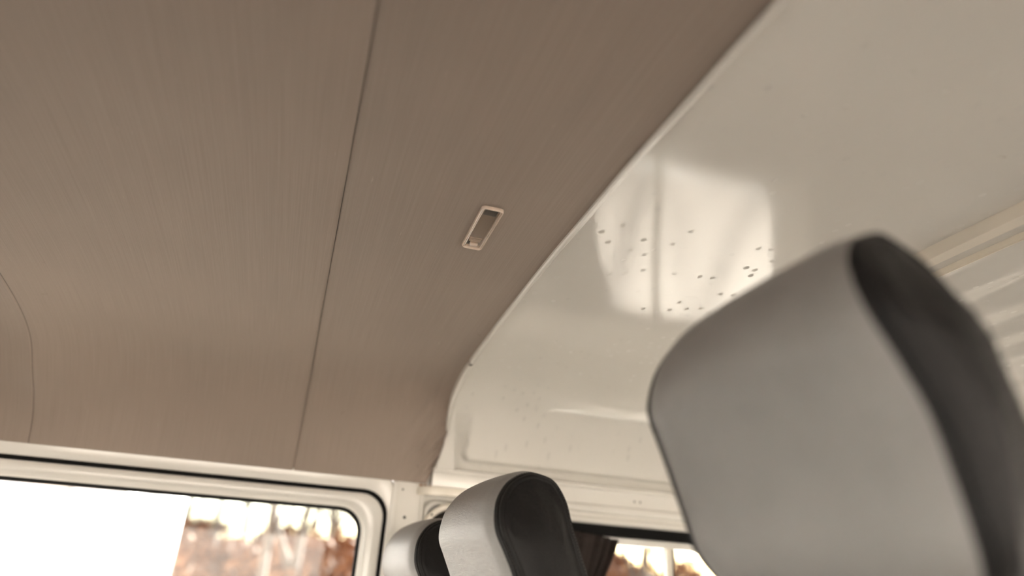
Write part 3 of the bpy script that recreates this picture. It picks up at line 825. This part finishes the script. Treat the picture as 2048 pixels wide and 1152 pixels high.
# bare trees
def tree_mesh(seed, h, r, spread=0.5):
    rnd = random.Random(seed); V = []; F = []
    def limb(p, d, length, rad, lev):
        seg = 5 if lev < 2 else 3; pts = [p.copy()]; dd = d.copy()
        for s in range(seg):
            dd = (dd + Vector((rnd.uniform(-1, 1), rnd.uniform(-1, 1), rnd.uniform(-.2, .6))) * (0.10 + 0.07 * lev)).normalized()
            pts.append(pts[-1] + dd * (length / seg))
        ns = 6 if lev < 1 else (4 if lev < 3 else 3)
        base = len(V)
        for i, q in enumerate(pts):
            t = (pts[min(i + 1, seg)] - pts[max(i - 1, 0)]).normalized(); u = t.cross(Vector((0.3, 0.9, 0.1))).normalized(); w = t.cross(u)
            rr_ = rad * (1 - 0.6 * i / seg)
            for k in range(ns): V.append(q + u * rr_ * math.cos(2 * math.pi * k / ns) + w * rr_ * math.sin(2 * math.pi * k / ns))
        for i in range(seg):
            for k in range(ns): F.append((base + i * ns + k, base + i * ns + (k + 1) % ns, base + (i + 1) * ns + (k + 1) % ns, base + (i + 1) * ns + k))
        if lev < 4:
            nb = (10, 5, 4, 3)[lev]
            for b in range(nb):
                t = rnd.uniform(0.25 if lev == 0 else 0.2, 1.0); i = min(seg - 1, int(t * seg)); q = pts[i].lerp(pts[i + 1], t * seg - i)
                an = rnd.uniform(0, 2 * math.pi)
                nd = (dd * 0.75 + Vector((math.cos(an), math.sin(an), 0.25)) * spread * (1.3 if lev == 0 else 1.0)).normalized()
                limb(q, nd, length * rnd.uniform(0.40, 0.62), rad * (1 - 0.6 * t) * 0.55, lev + 1)
    limb(Vector((0, 0, 0)), Vector((0.02, 0, 1)), h, r, 0)
    return V, F
tree_data = []
for s, h, r in ((3, 7.0, 0.11), (8, 8.0, 0.10), (21, 6.0, 0.08)):
    V, F = tree_mesh(s, h, r)
    me = bpy.data.meshes.new('tree'); me.from_pydata([tuple(v) for v in V], [], F); me.materials.append(M['bark'])
    for p in me.polygons: p.use_smooth = True
    tree_data.append(me)
spots = [(-0.172, 15.5, 0, 1.0), (-0.006, 14.0, 1, 0.9), (0.020, 15.0, 0, 0.95), (0.066, 20.0, 2, 1.2), (-0.075, 22.0, 1, 1.0), (-0.120, 24.0, 2, 1.1), (0.10, 25.0, 0, 1.0),
         (0.40, 17.0, 2, 1.0), (0.46, 21.0, 1, 1.0), (0.52, 16.0, 0, 1.0), (0.58, 24.0, 2, 1.0), (-0.045, 27.0, 0, 1.1), (0.045, 27.0, 1, 1.1), (-0.15, 28.0, 1, 1.1), (0.43, 27.0, 0, 1.1), (0.56, 28.0, 1, 1.1)]
_tr = random.Random(77)
for _k in range(16):
    spots.append((_tr.uniform(-0.18, 0.12) if _k < 11 else _tr.uniform(0.40, 0.58), _tr.uniform(23, 32), _k % 3, _tr.uniform(0.55, 0.8)))
tlab = {0: 'bare pale trunked tree rising just right of the white building', 1: 'left of two close bare trees near the window corner', 2: 'right of two close bare trees near the window corner'}
for i, (rx, y, k, sc) in enumerate(spots):
    z = GROUND + (2.6 * (1 - math.cos(math.pi * min(1, (y - 19) / 8.75))) / 2 if y > 19 else 0) - 0.15
    o = bpy.data.objects.new('bare_tree', tree_data[k]); COL.objects.link(o)
    o.location = (rx * y, y, z); o.scale = (sc, sc, sc); o.rotation_euler = (0, 0, i * 1.7)
    if i in tlab: tag(o, tlab[i], 'tree', 'bare trees beyond the yard')
    elif rx > 0.3: tag(o, 'bare blurred tree behind the curtained sliding door window', 'tree', 'bare trees beyond the yard')
    else: tag(o, 'thin bare blurred tree among the brown brush on the bank', 'tree', 'bare trees beyond the yard')

# brown brush: leafy shrubs
def shrub_mesh(seed, n=900):
    rnd = random.Random(seed); V = []; F = []
    for _ in range(n):
        a = rnd.uniform(0, 2 * math.pi); rr_ = rnd.random() ** 0.5; h = rnd.random() ** 0.8
        c = Vector((rr_ * math.cos(a) * (0.55 + 0.6 * h) * (1.25 - 0.55 * h), rr_ * math.sin(a) * (0.55 + 0.6 * h) * (1.25 - 0.55 * h), h * (1.55 - 0.5 * rr_) + 0.05))
        d1 = Vector((rnd.uniform(-1, 1), rnd.uniform(-1, 1), rnd.uniform(-0.3, 1.4))).normalized() * rnd.uniform(.07, .17)
        d2 = Vector((rnd.uniform(-1, 1), rnd.uniform(-1, 1), rnd.uniform(-1, 1))).normalized() * rnd.uniform(.02, .06)
        i = len(V); V += [c - d1, c + d2, c + d1, c - d2]; F.append((i, i + 1, i + 2, i + 3))
    for _ in range(14):
        a = rnd.uniform(0, 2 * math.pi); top = Vector((math.cos(a) * .6, math.sin(a) * .6, rnd.uniform(1.0, 1.7))); i = len(V)
        V += [Vector((-.015, 0, 0)), Vector((.015, 0, 0)), top + Vector((.006, 0, 0)), top - Vector((.006, 0, 0)), Vector((0, .02, 0))]
        F += [(i, i + 1, i + 2, i + 3), (i + 1, i + 4, i + 2), (i + 4, i, i + 3)]
    return V, F
shr = []
for s in (1, 2, 3):
    V, F = shrub_mesh(s); me = bpy.data.meshes.new('shrub'); me.from_pydata([tuple(v) for v in V], [], F); me.materials.append(M['twig']); shr.append(me)
rnd = random.Random(5)
for i in range(46):
    left = i < 32
    rx = rnd.uniform(-0.20, 0.13) if left else rnd.uniform(0.38, 0.60)
    y = rnd.uniform(15.5, 27)
    z = GROUND + (2.6 * (1 - math.cos(math.pi * min(1, (y - 19) / 8.75))) / 2 if y > 19 else 0) - 0.1
    s = max(0.45, (rnd.uniform(0.045, 0.078) * y - z) / 1.75)
    o = bpy.data.objects.new('brown_shrub', shr[i % 3]); COL.objects.link(o)
    o.location = (rx * y, y, z); o.scale = (max(s, 0.9), max(s, 0.9), s); o.rotation_euler = (0, 0, rnd.uniform(0, 6))
    tag(o, 'russet brown leafless shrub in the brush seen through the passenger window' if left else 'russet brown leafless shrub in the brush behind the curtained window', 'shrub',
        'brush through the passenger window' if left else 'brush through the sliding door window')
for i, (rx, y, s) in enumerate(((-0.292, 8.3, 0.42), (-0.262, 8.4, 0.30))):
    o = bpy.data.objects.new('brown_shrub', shr[i]); COL.objects.link(o)
    o.location = (rx * y, y, GROUND - 0.02); o.scale = (s, s, 1.05 - 0.06 * i)
    tag(o, ('tall thin russet shrub against the white wall at the left picture edge', 'shorter russet shrub against the white wall beside the taller one')[i], 'shrub', 'shrubs by the white wall')
